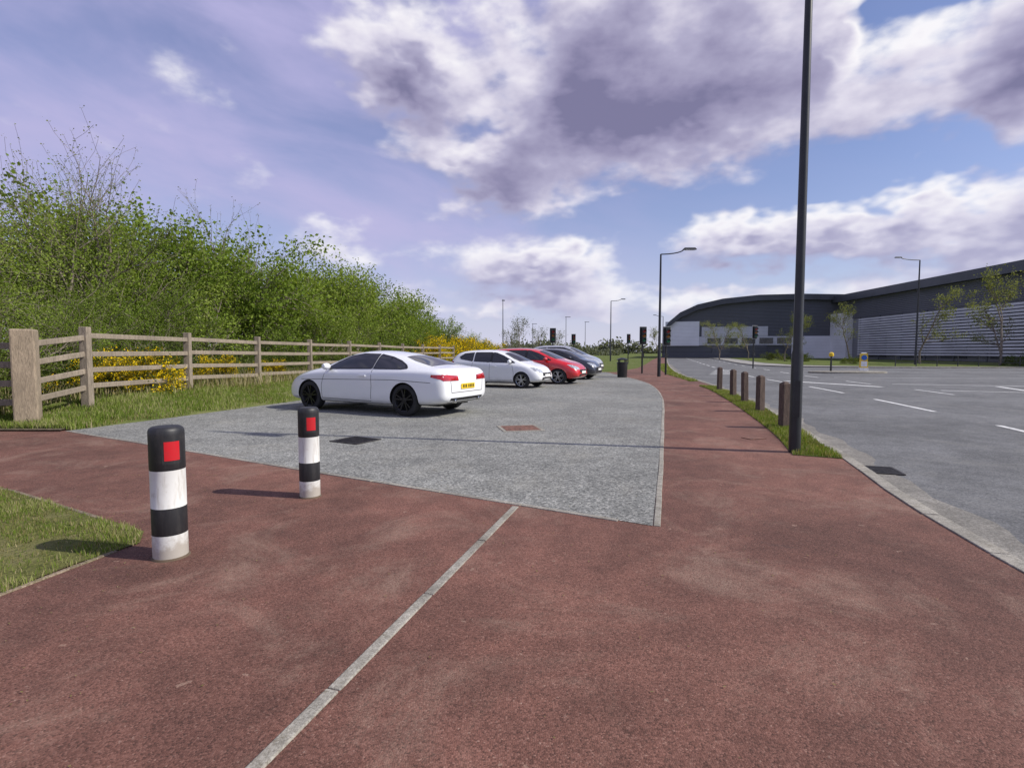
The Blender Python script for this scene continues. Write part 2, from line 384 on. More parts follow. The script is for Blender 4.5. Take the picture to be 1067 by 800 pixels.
def tree(name,seed,stems,H,r,kids,per,spread,size,mats,ang=(25,65),trunk=0,lenf=(.45,.7),stemtilt=.35,up=.12,flower=0,curve=.16):
    rng=np.random.default_rng(seed); polys=[];sites=[]
    def rot(d,a):
        q=rng.normal(size=3); q-=q.dot(d)*d; q/=np.linalg.norm(q); return d*math.cos(a)+q*math.sin(a)
    def grow(p,d,L,r,lev):
        ns=5 if lev<2 else 3; pts=[p]; rad=[r]
        for i in range(ns):
            d=d+rng.normal(0,curve,3)+np.array([0,0,up]); d/=np.linalg.norm(d)
            p=p+d*L/ns; p[2]=max(p[2],.05); pts.append(p); rad.append(max(.005,r*(1-.75*(i+1)/ns)))
        polys.append((pts,rad,6 if lev==0 else (4 if lev==1 else 3)))
        if lev<len(kids):
            for c in range(kids[lev]):
                t=rng.uniform(.22,1) if lev or not trunk else rng.uniform(.3,1)
                i=min(ns-1,int(t*ns)); f=t*ns-i; q=pts[i]*(1-f)+pts[i+1]*f
                dd=pts[i+1]-pts[i]; dd/=np.linalg.norm(dd)
                grow(q,rot(dd,R(rng.uniform(*ang))),L*rng.uniform(*lenf)*(1.1-.35*t),rad[i]*.55,lev+1)
        if lev>=len(kids): sites.extend(pts[1:])
        elif lev==len(kids)-1: sites.extend(pts[3:])
    for s in range(stems):
        a=2*math.pi*s/stems+rng.uniform(-.4,.4); tl=stemtilt*rng.uniform(.3,1.4) if stems>1 else .03
        d=np.array([math.cos(a)*tl,math.sin(a)*tl,1.0]); d/=np.linalg.norm(d)
        p=np.array([math.cos(a)*.2*(stems>1),math.sin(a)*.2*(stems>1),-.1])
        grow(p,d,H*(rng.uniform(.7,.95) if stems>1 else .85),r,0)
    V,Q=tubes(polys); mi=np.zeros(len(Q),int); t=np.zeros(len(V))
    if per:
        V2,Q2,t2=leaves(np.array(sites),per,spread,size,rng)
        m2=np.ones(len(Q2),int)
        if flower: m2[rng.random(len(Q2))<flower]=2
        Q=np.concatenate([Q,Q2+len(V)]);V=np.concatenate([V,V2]);mi=np.concatenate([mi,m2]);t=np.concatenate([t,t2])
    return mk(name,V,Q,mi,mats,False,t,link=False)
def place(name,me,loc,s,rz=None,sz=None):
    o=bpy.data.objects.new(name,me); COL.objects.link(o); o.location=loc
    o.scale=(s,s,sz or s); o.rotation_euler=(0,0,random.uniform(0,6.28) if rz is None else rz); return o
hawf=[tree('hawthorn',10+i,5,5.4,.09,(8,6),10,.19,.14,[m_bark,m_leaf],(30,70),stemtilt=.5,up=.05) for i in range(3)]
haw=[tree('hawthorn_near',30+i,6,5.4,.09,(8,7),13,.18,.08,[m_bark,m_leaf],(30,70),stemtilt=.55,up=.05) for i in range(3)]
bare=tree('bare',50,3,7,.1,(8,7),4,.06,.06,[m_bark,m_leafpale],(20,45),stemtilt=.3,up=.16)
bram=[tree('bramble',60+i,8,1.5,.02,(5,3),10,.1,.085,[m_bark,m_leaf2,m_gorse],(25,80),stemtilt=1.1,up=-.05) for i in range(2)]
gorse=tree('gorse',70,9,1.9,.03,(5,4),12,.09,.075,[m_bark,m_leaf2,m_gorse],(25,60),stemtilt=.8,up=.02,flower=.55)
def hx(y,o): return o+max(0,y-22)*.105
def hz(x,y): return float(bankz(np.array(x),np.array(y)))-.05
for row,(ox,sm,st) in enumerate([(-11.7,.6,2.3),(-13.9,1.0,2.7)]):
    y=8.5+row*.6
    while y<(60 if row==0 else 57):
        s=sm*np.interp(y,[8,13,17,21,26,32,40,52,60],[.6,.72,.92,1.02,1.04,1.04,1.06,1.12,1.12])*random.uniform(.86,1.1)
        x=hx(y,ox)+random.uniform(-.6,.6)
        me=random.choice(haw if y<20 else hawf)
        place('hawthorn_tree',me,(x,y,hz(x,y)),s)
        y+=st*random.uniform(.75,1.25)*(1 if y<30 else 1.3)*(.8 if y<16 else 1)
for x,y,s in[(-17.5,15.5,1.0),(-17,20,1.15),(-17,25,1.2),(-16,32,1.2),(-14,40,1.2)]:
    place('hawthorn_tree',hawf[0],(x,y,hz(x,y)),s)
for x,y,s in[(-13.6,17.3,.84),(-14.4,13.6,.6),(-15,18.6,.82),(-14.2,26,.9)]:
    place('sparse_ash_tree',bare,(x,y,hz(x,y)),s)
for i in range(30):
    y=9.8+ (i/30)**1.2*46; x=hx(y,-10.9)+random.uniform(-.5,.4)
    place('bramble_bush',random.choice(bram),(x,y,hz(x,y)),random.uniform(.5,.9))
for x,y,s in [(-9.9,12.9,.5),(-9.75,13.7,.62),(-9.8,14.6,.5),(-9.6,17.4,.5),(-9.3,20.5,.4),(-5.6,47,1.3),(-4.0,50,1.3),(-3.2,54,1.3),(-5.2,56,1.4),(-2.5,59,1.2),(-6.5,44,1.1)]:
    place('gorse_bush',gorse,(x,y,hz(x,y)),s)
for x,y,s in [(-4.4,52,.35),(-2.2,57,.33),(-3.4,62,.45),(-.6,62,.3),(-5.5,68,.6)]:
    place('hawthorn_tree',hawf[1],(x,y,.0),s)
yt=[tree('street_tree',80+i,1,7.5,.11,(13,6),6,.15,.15,[m_bark,m_leafpale],(28,62),trunk=1,up=.12,lenf=(.36,.5)) for i in range(2)]
for x,y,s in[(45.5,60,1.12),(49,54,1.25),(46.5,74,1.0),(44,84,.95),(35.5,92,.85),(38.5,100,.95),(43,98,.9),(54.5,60,1.0),(30,110,.8),(39.5,78,.9)]:
    place('young_street_tree',random.choice(yt),(x,y,0),s)
bt=tree('bare_tree',90,2,6,.1,(9,6),2,.15,.2,[m_bark,m_distleaf],(20,50),stemtilt=.25,up=.14)
for x,y,s in[(1.5,90,1.0),(4.5,96,.8),(-.5,84,.7),(9,110,.8)]: place('bare_tree',bt,(x,y,0),s)
for i in range(14): place('low_shrub',bram[i%2],(-2.5+i*.75+random.uniform(-.3,.3),45+i*.35+random.uniform(-1,1),-.09),random.uniform(.35,.6))
def treeline(name,x0,x1,y0,y1,h,n,size):
    rng=np.random.default_rng(9); X=rng.uniform(x0,x1,n); t=(X-x0)/(x1-x0)
    hh=h*(.55+.25*np.sin(X*.11)+.2*np.sin(X*.31+1)+.12*np.sin(X*.9)+.15*np.sin(X*2.3))
    S=np.stack([X,y0+(y1-y0)*t+rng.normal(0,3,n),hh*rng.random(n)],1)
    V,Q,tt=leaves(S,5,size*.7,size,rng); return mk(name,V,Q,0,[m_distleaf],False,tt)
treeline('distant_tree_line',-90,40,185,200,4.2,2600,.8)
treeline('distant_tree_line',-300,420,330,380,8.5,6000,2.0)

# ---------------------------------------------------------------- fence
P=[(-9.05,10.0,.07),(-8.95,11.3,.26),(-9.1,15.1,.27),(-8.55,18.1,.24),(-8.0,21.3,.22),(-7.4,24.5,.22),(-6.85,27.8,.2),(-6.3,31,.2),(-5.7,34.4,.2),(-5.1,38,.2),(-4.5,41.5,.2)]
pb=PB()
for i,(x,y,z) in enumerate(P):
    if i==0: continue
    lean=random.uniform(-.02,.02)
    M=Matrix.Rotation(.1+lean,4,'Z')@Matrix.Rotation(lean,4,'X')
    pb.box((x,y,z+.72),(.17,.17,1.86),M=M,top=.93)
fz=[.38,.72,1.08,1.44]
for (x0,y0,z0),(x1,y1,z1) in zip(P,P[1:]):
    for h in fz:
        pb.beam((x0+.02,y0,z0+h+random.uniform(-.02,.02)+.02),(x1+.02,y1,z1+h+random.uniform(-.02,.02)),.045,.11)
fence=pb.obj('timber_fence',[m_wood],bevel=.012)
pb2=PB(); pb2.box((0,0,0),(.36,.36,2.1),rz=.55)
gp=pb2.obj('gate_post',[m_wood2],bevel=.03,loc=(-9.05,10.0,.76))
pb=PB()
for h in(.45,.8,1.15,1.5): pb.beam((-9.3,10.0,h),(-13.2,9.2,h),.06,.12)
pb.beam((-9.6,9.9,.4),(-9.6,9.9,1.55),.08,.1); pb.beam((-13.2,9.2,.3),(-13.2,9.2,1.6),.1,.1); pb.beam((-9.6,9.96,.45),(-13.1,9.26,1.5),.05,.09)
pb.obj('timber_gate',[m_wood],bevel=.01)
for x,y in[(4.97,9.76),(5.75,12.4),(6.39,14.7),(6.85,16.6),(7.35,19.0)]:
    o=PB(); o.box((0,0,.36),(.15,.15,.92),rz=random.uniform(-.2,.2),top=.95)
    o.box((0,0,.835),(.12,.12,.03),top=.5)
    q=o.obj('timber_bollard',[m_woodd],bevel=.012,loc=(x,y,0)); q.rotation_euler=(random.uniform(-.04,.04),random.uniform(-.04,.04),.2)

# ---------------------------------------------------------------- bollards
def weather(name,col,dirt,rough=.45,amt=.6):
    m,nt,b=newmat(name); v=objc(nt); n=noise(nt,v,7,6,.7); n2=noise(nt,objc(nt,(25,25,4)),1,4,.7)
    tc=node(nt,'ShaderNodeTexCoord'); s=node(nt,'ShaderNodeSeparateXYZ',{0:tc.outputs['Object']})
    low=sstep(nt,s.outputs[2],0,.22,1,0)
    f=mth(nt,'MULTIPLY',sstep(nt,mth(nt,'ADD',n,mth(nt,'MULTIPLY',low,.35)),.5,.78,0,1),amt)
    f2=mth(nt,'MULTIPLY',sstep(nt,n2,.48,.72,0,1),amt*.6)
    c=mix(nt,mth(nt,'MAXIMUM',f,f2),col,dirt)
    nt.links.new(c,b.inputs['Base Color']); b.inputs['Roughness'].default_value=rough; return m
m_bw=weather('bollard_white',(.7,.7,.67),(.3,.25,.19),.5,.7); m_bb=weather('bollard_black',(.014,.014,.016),(.07,.065,.06),.5,.5)
m_br=weather('red_reflector',(.5,.012,.02),(.28,.05,.04),.3,.4)
m_dirt=simple('dirt',(.1,.07,.045),.9)
def bollard(x,y,h,r,rz):
    pb=PB(); k=h/.92
    prof=[(-.05,r),(.17*k,r),(.172*k,r*1.004),(.36*k,r*1.004),(.362*k,r),(.62*k,r*.995),(.625*k,r*1.01),(.86*k,r*1.01),(.89*k,r*1.0),(.905*k,r*.93),(.915*k,r*.8)]
    pb.lathe((0,0,0),(0,0,1),prof,0,40,mis=[0,0,1,0,0,1,1,1,1,1])
    for (a0,a1,z0,z1,rr,mi) in[(-.56,.56,.665*k,.845*k,r*1.02,1),(-.43,.43,.69*k,.82*k,r*1.035,2)]:
        n=10;vs=[]
        for i in range(n+1):
            a=a0+(a1-a0)*i/n; vs+=[(rr*math.sin(a),-rr*math.cos(a),z0),(rr*math.sin(a),-rr*math.cos(a),z1)]
        pb.add(vs,[(2*i,2*i+2,2*i+3,2*i+1) for i in range(n)],mi)
    pb.lathe((0,0,0),(0,0,1),[(0,r*1.12),(.012,r*1.06),(.014,r*.9)],3,24)
    o=pb.obj('reflective_bollard',[m_bw,m_bb,m_br,m_dirt],35,loc=(x,y,0),rz=rz); return o
bollard(-2.34,3.61,.90,.106,.85); bollard(-1.955,5.13,.87,.095,.62)

# ---------------------------------------------------------------- lamps etc
m_black=simple('black_steel_paint',(.02,.021,.022),.4,0,.3,3,.05)
m_glassl=simple('lamp_glass',(.6,.62,.65),.15)
def lamp(x,y,H,r,rz,arm=1.6,name='street_lamp'):
    pb=PB()
    pb.lathe((0,0,-.1),(0,0,1),[(0,r*1.25),(1.45,r*1.22),(1.52,r*1.0),(H*.6,r*.85),(H,r*.62),(H+.1,r*.6)],0,20)
    pts=[Vector((0,0,H))]+[Vector((arm*math.sin(a)*1.0,0,H+.28*(1-math.cos(a)))) for a in np.linspace(.1,math.pi/2,7)]
    for a,b in zip(pts,pts[1:]): pb.cyl(a,b,r*.42,r*.42,0,10)
    e=pts[-1]; pb.box((e.x+.32,0,e.z+.02),(.75,.24,.1),mi=0,top=.75); pb.box((e.x+.34,0,e.z-.045),(.55,.19,.03),mi=1)
    pb.box((0,-r*1.24,.75),(r*1.1,.012,.5),mi=0)
    return pb.obj(name,[m_black,m_glassl],40,loc=(x,y,0),rz=rz)
lamp(3.93,7.41,8.2,.062,R(-18),1.2)
lamp(8.15,29.8,6.7,.075,R(0),1.25)
lamp(43.5,58,11.1,.10,R(180),2.0)
lamp(33,118,9,.1,R(180),1.5); lamp(15,82,9,.09,0,1.5)
m_sred=simple('signal_red',(.35,.01,.01),.3); m_samb=simple('signal_amber',(.4,.15,.01),.3); m_sgrn=simple('signal_green',(.01,.2,.08),.3); m_wedge=simple('white_edge',(.7,.7,.7),.5)
def tlight(x,y,H,rz=0):
    pb=PB(); pb.cyl((0,0,-.1),(0,0,H-.1),.057,.057,0,14)
    pb.box((0,-.1,H-.5),(.44,.02,1.1),mi=0); pb.box((0,-.108,H-.5),(.47,.012,1.13),mi=4)
    pb.box((0,-.12,H-.5),(.44,.02,1.1),mi=0)
    pb.box((0,-.2,H-.5),(.27,.16,.92),mi=0)
    for k,mi in((.28,1),(0,2),(-.28,3)):
        pb.lathe((0,-.28,H-.5+k),(0,-1,0),[(0,.105),(.012,.1),(.02,.07)],mi,16)
        for s in range(8):
            a=math.pi*s/8; a2=math.pi*(s+1)/8
            pb.add([(.115*math.cos(a),-.28,H-.5+k+.115*math.sin(a)),(.115*math.cos(a2),-.28,H-.5+k+.115*math.sin(a2)),(.115*math.cos(a2),-.46,H-.5+k+.115*math.sin(a2)-.02),(.115*math.cos(a),-.46,H-.5+k+.115*math.sin(a)-.02)],[(0,1,2,3)],0)
    pb.box((.0,-.1,1.15),(.14,.12,.26),mi=0)
    return pb.obj('traffic_light',[m_black,m_sred,m_samb,m_sgrn,m_wedge],35,loc=(x,y,0),rz=rz)
tlight(9.15,32,2.8,.1); tlight(8.3,34.3,2.9,.1); tlight(3.1,41,3.1,0); tlight(20.4,45.5,3.5,.2); tlight(13.8,64,3.4,.2); tlight(6.6,58,3.2,.1); tlight(26.5,50,3.3,.9)
pb=PB(); pb.cyl((0,0,0),(0,0,10.5),.1,.05,0,10); pb.box((.1,0,10.3),(.5,.2,.14)); pb.obj('floodlight_mast',[m_black],loc=(-1.6,95,0))
for x,y,h in[(12,120,9),(19,140,9),(5,130,8)]:
    pb=PB(); pb.cyl((0,0,0),(0,0,h),.08,.05,0,8); pb.box((.4,0,h),(1.2,.16,.1)); pb.obj('street_lamp',[m_black],loc=(x,y,0))
pb=PB(); pb.lathe((0,0,0),(0,0,1),[(0,.24),(.05,.26),(.74,.28),(.76,.3),(.8,.3),(.82,.27)],0,24)
for a in range(4): pb.box((.24*math.cos(a*1.57+.78),.24*math.sin(a*1.57+.78),.87),(.05,.05,.14))
pb.lathe((0,0,.93),(0,0,1),[(0,.3),(.03,.31),(.09,.22),(.13,.08)],0,24)
pb.obj('litter_bin',[m_black],35,loc=(5.95,29,0))
m_yel=simple('yellow_reflective',(.75,.5,.02),.35); m_sw=simple('sign_white',(.78,.78,.76),.35); m_sb=simple('sign_blue',(.02,.12,.45),.35)
pb=PB(); pb.box((0,0,.14),(.5,.32,.2),mi=1); pb.box((0,0,.72),(.46,.22,.96),mi=0,top=.92)
pb.lathe((0,-.115,.92),(0,-1,0),[(0,.17),(.012,.17),(.014,.16)],2,24)
pb.box((0,-.113,.5),(.36,.01,.36),mi=1); pb.box((0,0,1.22),(.36,.18,.05),mi=1,top=.7)
pb.obj('keep_left_bollard',[m_yel,m_sw,m_sb],bevel=.02,loc=(23.6,36.1,.06),rz=-.3)
pb=PB(); pb.cyl((0,0,0),(0,0,1.0),.06,.05,0,14); pb.lathe((0,0,1.0),(0,0,1),[(0,.14),(.1,.16),(.22,.14),(.28,.05)],1,16); pb.obj('beacon_post',[m_black,m_yel],35,loc=(21.6,36.4,.06))
m_iron=simple('cast_iron',(.05,.045,.042),.6,.5,.4,12,.3); m_rust=simple('rusty_cover',(.17,.08,.055),.85,.1,.4,14,.4)
def grate(x,y,w,l,rz,z,mat,name):
    pb=PB(); t=.03
    pb.box((0,-l/2,0),(w+t,t,.012));pb.box((0,l/2,0),(w+t,t,.012));pb.box((-w/2,0,0),(t,l-t-.002,.012));pb.box((w/2,0,0),(t,l-t-.002,.012))
    k=9
    for i in range(1,k): pb.box((0,-l/2+l*i/k,-.001),(w-t,.022,.010))
    pb.box((0,0,-.006),(w-t,l-t,.004),mi=1)
    return pb.obj(name,[mat,m_bb],loc=(x,y,z),rz=rz)
grate(4.52,6.5,.34,.4,-.3,-.048,m_iron,'drain_grate'); grate(-2.45,8.35,.55,.5,-.5,.012,m_iron,'drain_grate')
pb=PB(); pb.box((0,0,0),(.75,.75,.008)); pb.box((0,0,.004),(.62,.62,.006),mi=1); pb.obj('manhole_cover',[m_conc,m_rust],loc=(.15,9.7,.008),rz=.2)
pb=PB(); pb.box((0,0,0),(.3,.22,.01)); pb.obj('manhole_cover',[m_rust],loc=(3.9,8.6,.006),rz=.3)
n=900; X=RNG.uniform(-4.5,4,n);Y=RNG.uniform(.8,9,n); S=np.stack([X,Y,np.full(n,.008)],1)
near=RNG.random(n)<.45; S[near,0]=-2.75+RNG.normal(0,.35,near.sum())-(S[near,1]-3.8)*.3; S[near,1]=np.clip(S[near,1],1.5,6)
u=RNG.normal(size=(n,3))*[1,1,.12]; u/=np.linalg.norm(u,axis=1)[:,None]; v=np.cross(u,[0,0,1.]); s=RNG.uniform(.003,.010,n)[:,None]
keep=S[:,0]<2.7+.28*S[:,1]-.3
V=np.stack([S-u*s,S+v*s*.5,S+u*s,S-v*s*.5],1)[keep].reshape(-1,3)
mk('leaf_litter',V,np.arange(len(V)).reshape(-1,4),0,[m_dry],tint=RNG.random(len(V)))

# ---------------------------------------------------------------- buildings
def cladding(name,col,axis='Z',per=.3,rough=.5):
    m,nt,b=newmat(name); v=objc(nt)
    w=node(nt,'ShaderNodeTexWave',{'Vector':v,'Scale':1/per/3.14,'Distortion':0},bands_direction=axis)
    n=noise(nt,v,.12,4,.6); c=ramp(nt,n,[(.3,tuple(x*.85 for x in col)),(.7,tuple(min(1,x*1.12) for x in col))])
    nt.links.new(c,b.inputs['Base Color']); b.inputs['Roughness'].default_value=rough
    bp=node(nt,'ShaderNodeBump',{'Height':w.outputs[1],'Strength':.6,'Distance':.05}); nt.links.new(bp.outputs[0],b.inputs['Normal']); return m
m_cd=cladding('dark_cladding',(.08,.085,.095)); m_cl=cladding('light_cladding',(.5,.51,.53)); m_cm=cladding('mid_cladding',(.2,.205,.22)); m_cw=cladding('white_cladding',(.7,.71,.73))
m_win=simple('window_glass',(.02,.025,.03),.08,0,.2,1,0,0,.8); m_slat=simple('slat_metal',(.58,.59,.61),.45,.1,.1,.3); m_roof=simple('roof_metal',(.06,.065,.075),.4,.2,.2,.3)
pb=PB(); prof=[(0,0),(0,5.5),(1.2,7.6),(3.5,9.6),(7,11.2),(12,12.3),(19,12.9),(27,12.9),(36,12.5),(44,11.9),(44,0)]
def extr(pb,prof,y0,y1,mw,mr,x0=0,ms=None):
    n=len(prof); vs=[(x0+x,y0,z) for x,z in prof]+[(x0+x,y1,z) for x,z in prof]
    pb.add(vs,[tuple(range(n)),tuple(range(2*n-1,n-1,-1))],mw)
    for i in range(n-1):
        a,b=i,i+1; vv=[vs[a],vs[b],vs[b+n],vs[a+n]]
        pb.add(vv,[(0,1,2,3)],mr if 0<i<n-2 else (mw if ms is None else ms))
extr(pb,prof,0,45,1,2,ms=0)
pr=prof[1:-1]
for a,b in zip(pr,pr[1:]):
    vs=[(a[0],-.9,a[1]+.15),(b[0],-.9,b[1]+.15),(b[0],-.9,b[1]-1.0),(a[0],-.9,a[1]-1.0),(a[0],-.0,a[1]+.2),(b[0],-.0,b[1]+.2),(a[0],0,a[1]-1.0),(b[0],0,b[1]-1.0)]
    pb.add(vs,[(0,1,2,3),(4,5,1,0),(3,2,7,6)],2)
pb.box((22,-.15,3.6),(42,.25,1.9),mi=0); pb.box((4,-.2,5.2),(7,.35,5.2),mi=3); pb.box((30,-.3,2.2),(9,.5,4.4),mi=3); pb.box((14.5,-.1,5.6),(13,.2,2.0),mi=0)
for k in range(9): pb.box((10.5+k*3.4,-.3,3.6),(2.6,.1,1.2),mi=4)
for k in range(4): pb.box((12+k*7,-.25,1.4),(3.6,.2,2.6),mi=1)
pb.box((22,-.4,.5),(44,.12,1.0),mi=1)
pb.obj('warehouse_building',[m_cl,m_cd,m_roof,m_cw,m_win],loc=(33,118,0),rz=R(-16))
pb=PB(); L=78
prof=[(0,0),(0,11.4),(1,12.4),(8,13.6),(20,14.4),(34,14.6),(34,0)]
extr(pb,prof,0,L,2,1)
pb.box((-.5,L/2,11.7),(1.3,L+1,1.3),mi=1)
pb.box((-.08,L/2,9.2),(.12,L-.4,3.2),mi=0)
z=.9
while z<7.4:
    pb.box((-.9,27,z),(.12,53,.26),mi=3); z+=.42
for k in range(10): pb.box((-.75,1+k*5.8,3.8),(.14,.2,7.6),mi=0)
pb.box((-.6,60,4.4),(1.2,6,8.8),mi=4); pb.box((-.4,70,2.8),(.8,13,5.6),mi=4)
for k in range(3): pb.box((-.83,66+k*4,2.0),(.06,2.8,2.6),mi=5)
for k in range(6): pb.box((-.03,4+k*9,2.6),(.1,5,4.4),mi=0)
pb.obj('warehouse_building',[m_cd,m_roof,m_cm,m_slat,m_cw,m_win],loc=(61,46,0),rz=R(-4))
pb=PB()
for k in range(24):
    pb.box((36+k*2,50.5+k*.05,.5),(.06,.06,1.0))
    if k<23:
        for h in(.3,.65,1.0): pb.beam((36+k*2,50.5+k*.05,h),(38+k*2,50.55+k*.05,h),.03,.04)
pb.obj('metal_railing',[m_black])
for x,y,s in[(50,53,.9),(54,53.5,.8),(58,54,.9),(38,60,.7),(40,75,1.0),(42,86,1.1)]:
    place('low_shrub',bram[0],(x,y,0),s)

# ---------------------------------------------------------------- cars
m_glass=simple('car_glass',(.012,.014,.016),.04,0,.1,2,0,0,.8)
m_tyre=simple('tyre_rubber',(.022,.022,.022),.85,0,.3,8,.2); m_dark=simple('car_black_trim',(.012,.012,.013),.5); m_well=simple('wheel_well',(.004,.004,.004),.95)
m_alloy=simple('alloy_wheel',(.45,.46,.47),.3,.8,.1); m_balloy=simple('black_alloy_wheel',(.015,.015,.016),.25,.3,.1)
m_tail=simple('tail_lamp',(.42,.01,.012),.12,0,.3,9,0,1); m_head=simple('head_lamp',(.5,.52,.55),.1,.3,.4,14,0,1)
m_plate=simple('number_plate_yellow',(.8,.55,.02),.4,0,.05); m_platew=simple('number_plate_white',(.75,.75,.72),.4,0,.05); m_txt=simple('plate_text',(.01,.01,.01),.5)
m_chrome=simple('chrome',(.6,.6,.6),.12,1,.05)
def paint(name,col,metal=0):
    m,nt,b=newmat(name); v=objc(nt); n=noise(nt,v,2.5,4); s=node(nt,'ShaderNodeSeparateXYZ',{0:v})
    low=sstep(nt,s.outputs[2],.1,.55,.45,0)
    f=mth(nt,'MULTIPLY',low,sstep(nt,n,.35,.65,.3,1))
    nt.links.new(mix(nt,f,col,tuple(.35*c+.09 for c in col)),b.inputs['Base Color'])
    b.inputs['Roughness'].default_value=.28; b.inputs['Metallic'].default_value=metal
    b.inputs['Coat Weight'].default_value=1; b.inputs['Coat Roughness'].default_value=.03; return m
COUPE=dict(st=[(-2.31,.40,.70,.76,.70,.64,.5),(-2.26,.29,.875,.945,.83,.77,.64),(-2.12,.25,.935,1.01,.895,.84,.68),(-1.90,.22,.94,1.02,.925,.875,.68),(-1.50,.20,.94,1.115,.93,.89,.60),(-1.0,.18,.935,1.265,.93,.89,.545),(-.45,.18,.925,1.355,.93,.885,.53),(.02,.18,.92,1.37,.93,.88,.54),(.40,.18,.915,1.325,.93,.88,.55),(.82,.18,.91,1.165,.93,.875,.6),(1.20,.18,.90,.98,.93,.87,.68),(1.55,.19,.855,.94,.93,.86,.66),(1.92,.2,.775,.86,.91,.82,.6),(2.16,.22,.67,.75,.83,.73,.5),(2.30,.29,.55,.61,.68,.58,.4)],
 wh=(-1.32,1.43),R=.335,track=.80,
 win=[[(-.42,.975),(.95,.955),(.70,1.10),(.40,1.23),(.05,1.285),(-.42,1.275)],[(-.46,.975),(-.46,1.272),(-.80,1.215),(-1.08,1.135),(-1.28,1.05),(-1.36,.99),(-1.2,.975)]],
 pil=[],
 ws=[(1.12,.66),(.9,.64),(.5,.5),(.44,0),(.5,-.5),(.9,-.64),(1.12,-.66),(1.16,0)],
 rw=[(-1.82,.58),(-1.78,0),(-1.82,-.58),(-1.35,-.53),(-1.05,-.44),(-1.0,0),(-1.05,.44),(-1.35,.53)],
 tail=[(.34,.74),(.36,.84),(.8,.875),(.88,.81),(.8,.745)],tailside=[(-2.28,.76),(-2.0,.82),(-2.0,.87),(-2.26,.87)],
 head=[(.42,.60),(.5,.68),(.8,.72),(.82,.66),(.6,.59)],seam=[[(-.42,.28),(-.46,.6),(-.44,.96)],[(1.02,.3),(1.02,.6),(.92,.94)],[(-.42,.28),(1.02,.3)],[(-2.0,.71),(-1.0,.75),(1.7,.71)]],handle=(-.2,.82),mirror=(.80,.98),plz=.62,low=.39,sk=.26)
HATCH=dict(st=[(-1.99,.42,.76,.84,.62,.58,.45),(-1.95,.30,.92,1.02,.77,.71,.6),(-1.83,.25,1.0,1.2,.83,.77,.57),(-1.66,.22,1.02,1.38,.85,.79,.55),(-1.4,.2,1.02,1.45,.855,.81,.56),(-.9,.19,1.0,1.48,.86,.82,.575),(-.4,.18,.975,1.49,.86,.82,.58),(.1,.18,.955,1.46,.86,.82,.58),(.48,.18,.94,1.35,.86,.82,.59),(.85,.18,.925,1.17,.86,.815,.62),(1.18,.19,.9,1.0,.86,.80,.66),(1.48,.20,.85,.93,.855,.78,.6),(1.75,.22,.75,.83,.80,.70,.5),(1.91,.26,.62,.69,.70,.6,.42),(1.98,.34,.5,.55,.56,.48,.35)],
 wh=(-1.25,1.24),R=.31,track=.74,
 win=[[(-.02,1.0),(.95,.98),(.42,1.25),(.1,1.36),(-.02,1.375)],[(-.09,1.0),(-.09,1.38),(-.8,1.375),(-.8,1.03)],[(-.87,1.035),(-.87,1.372),(-1.3,1.33),(-1.5,1.2),(-1.42,1.12)]],
 pil=[[(-.02,1.0),(-.02,1.375),(-.09,1.38),(-.09,1.0)]],
 ws=[(1.1,.62),(.85,.62),(.4,.5),(.36,0),(.4,-.5),(.85,-.62),(1.1,-.62),(1.14,0)],
 rw=[(-1.86,.52),(-1.87,0),(-1.86,-.52),(-1.7,-.5),(-1.56,-.44),(-1.55,0),(-1.56,.44),(-1.7,.5)],
 tail=[(.55,.82),(.55,1.05),(.72,1.05),(.8,.85)],tailside=[(-1.93,.85),(-1.7,.9),(-1.72,1.0),(-1.86,1.05)],
 head=[(.36,.60),(.42,.70),(.66,.80),(.76,.80),(.74,.68),(.6,.60)],seam=[[(-.12,.28),(-.1,.95)],[(.9,.3),(.92,.6),(.85,.9)],[(-.12,.28),(.9,.3)],[(-.95,.5),(-.85,1.0)]],handle=(.08,.84),mirror=(.78,1.0),plz=.72,low=.42,sk=.28)
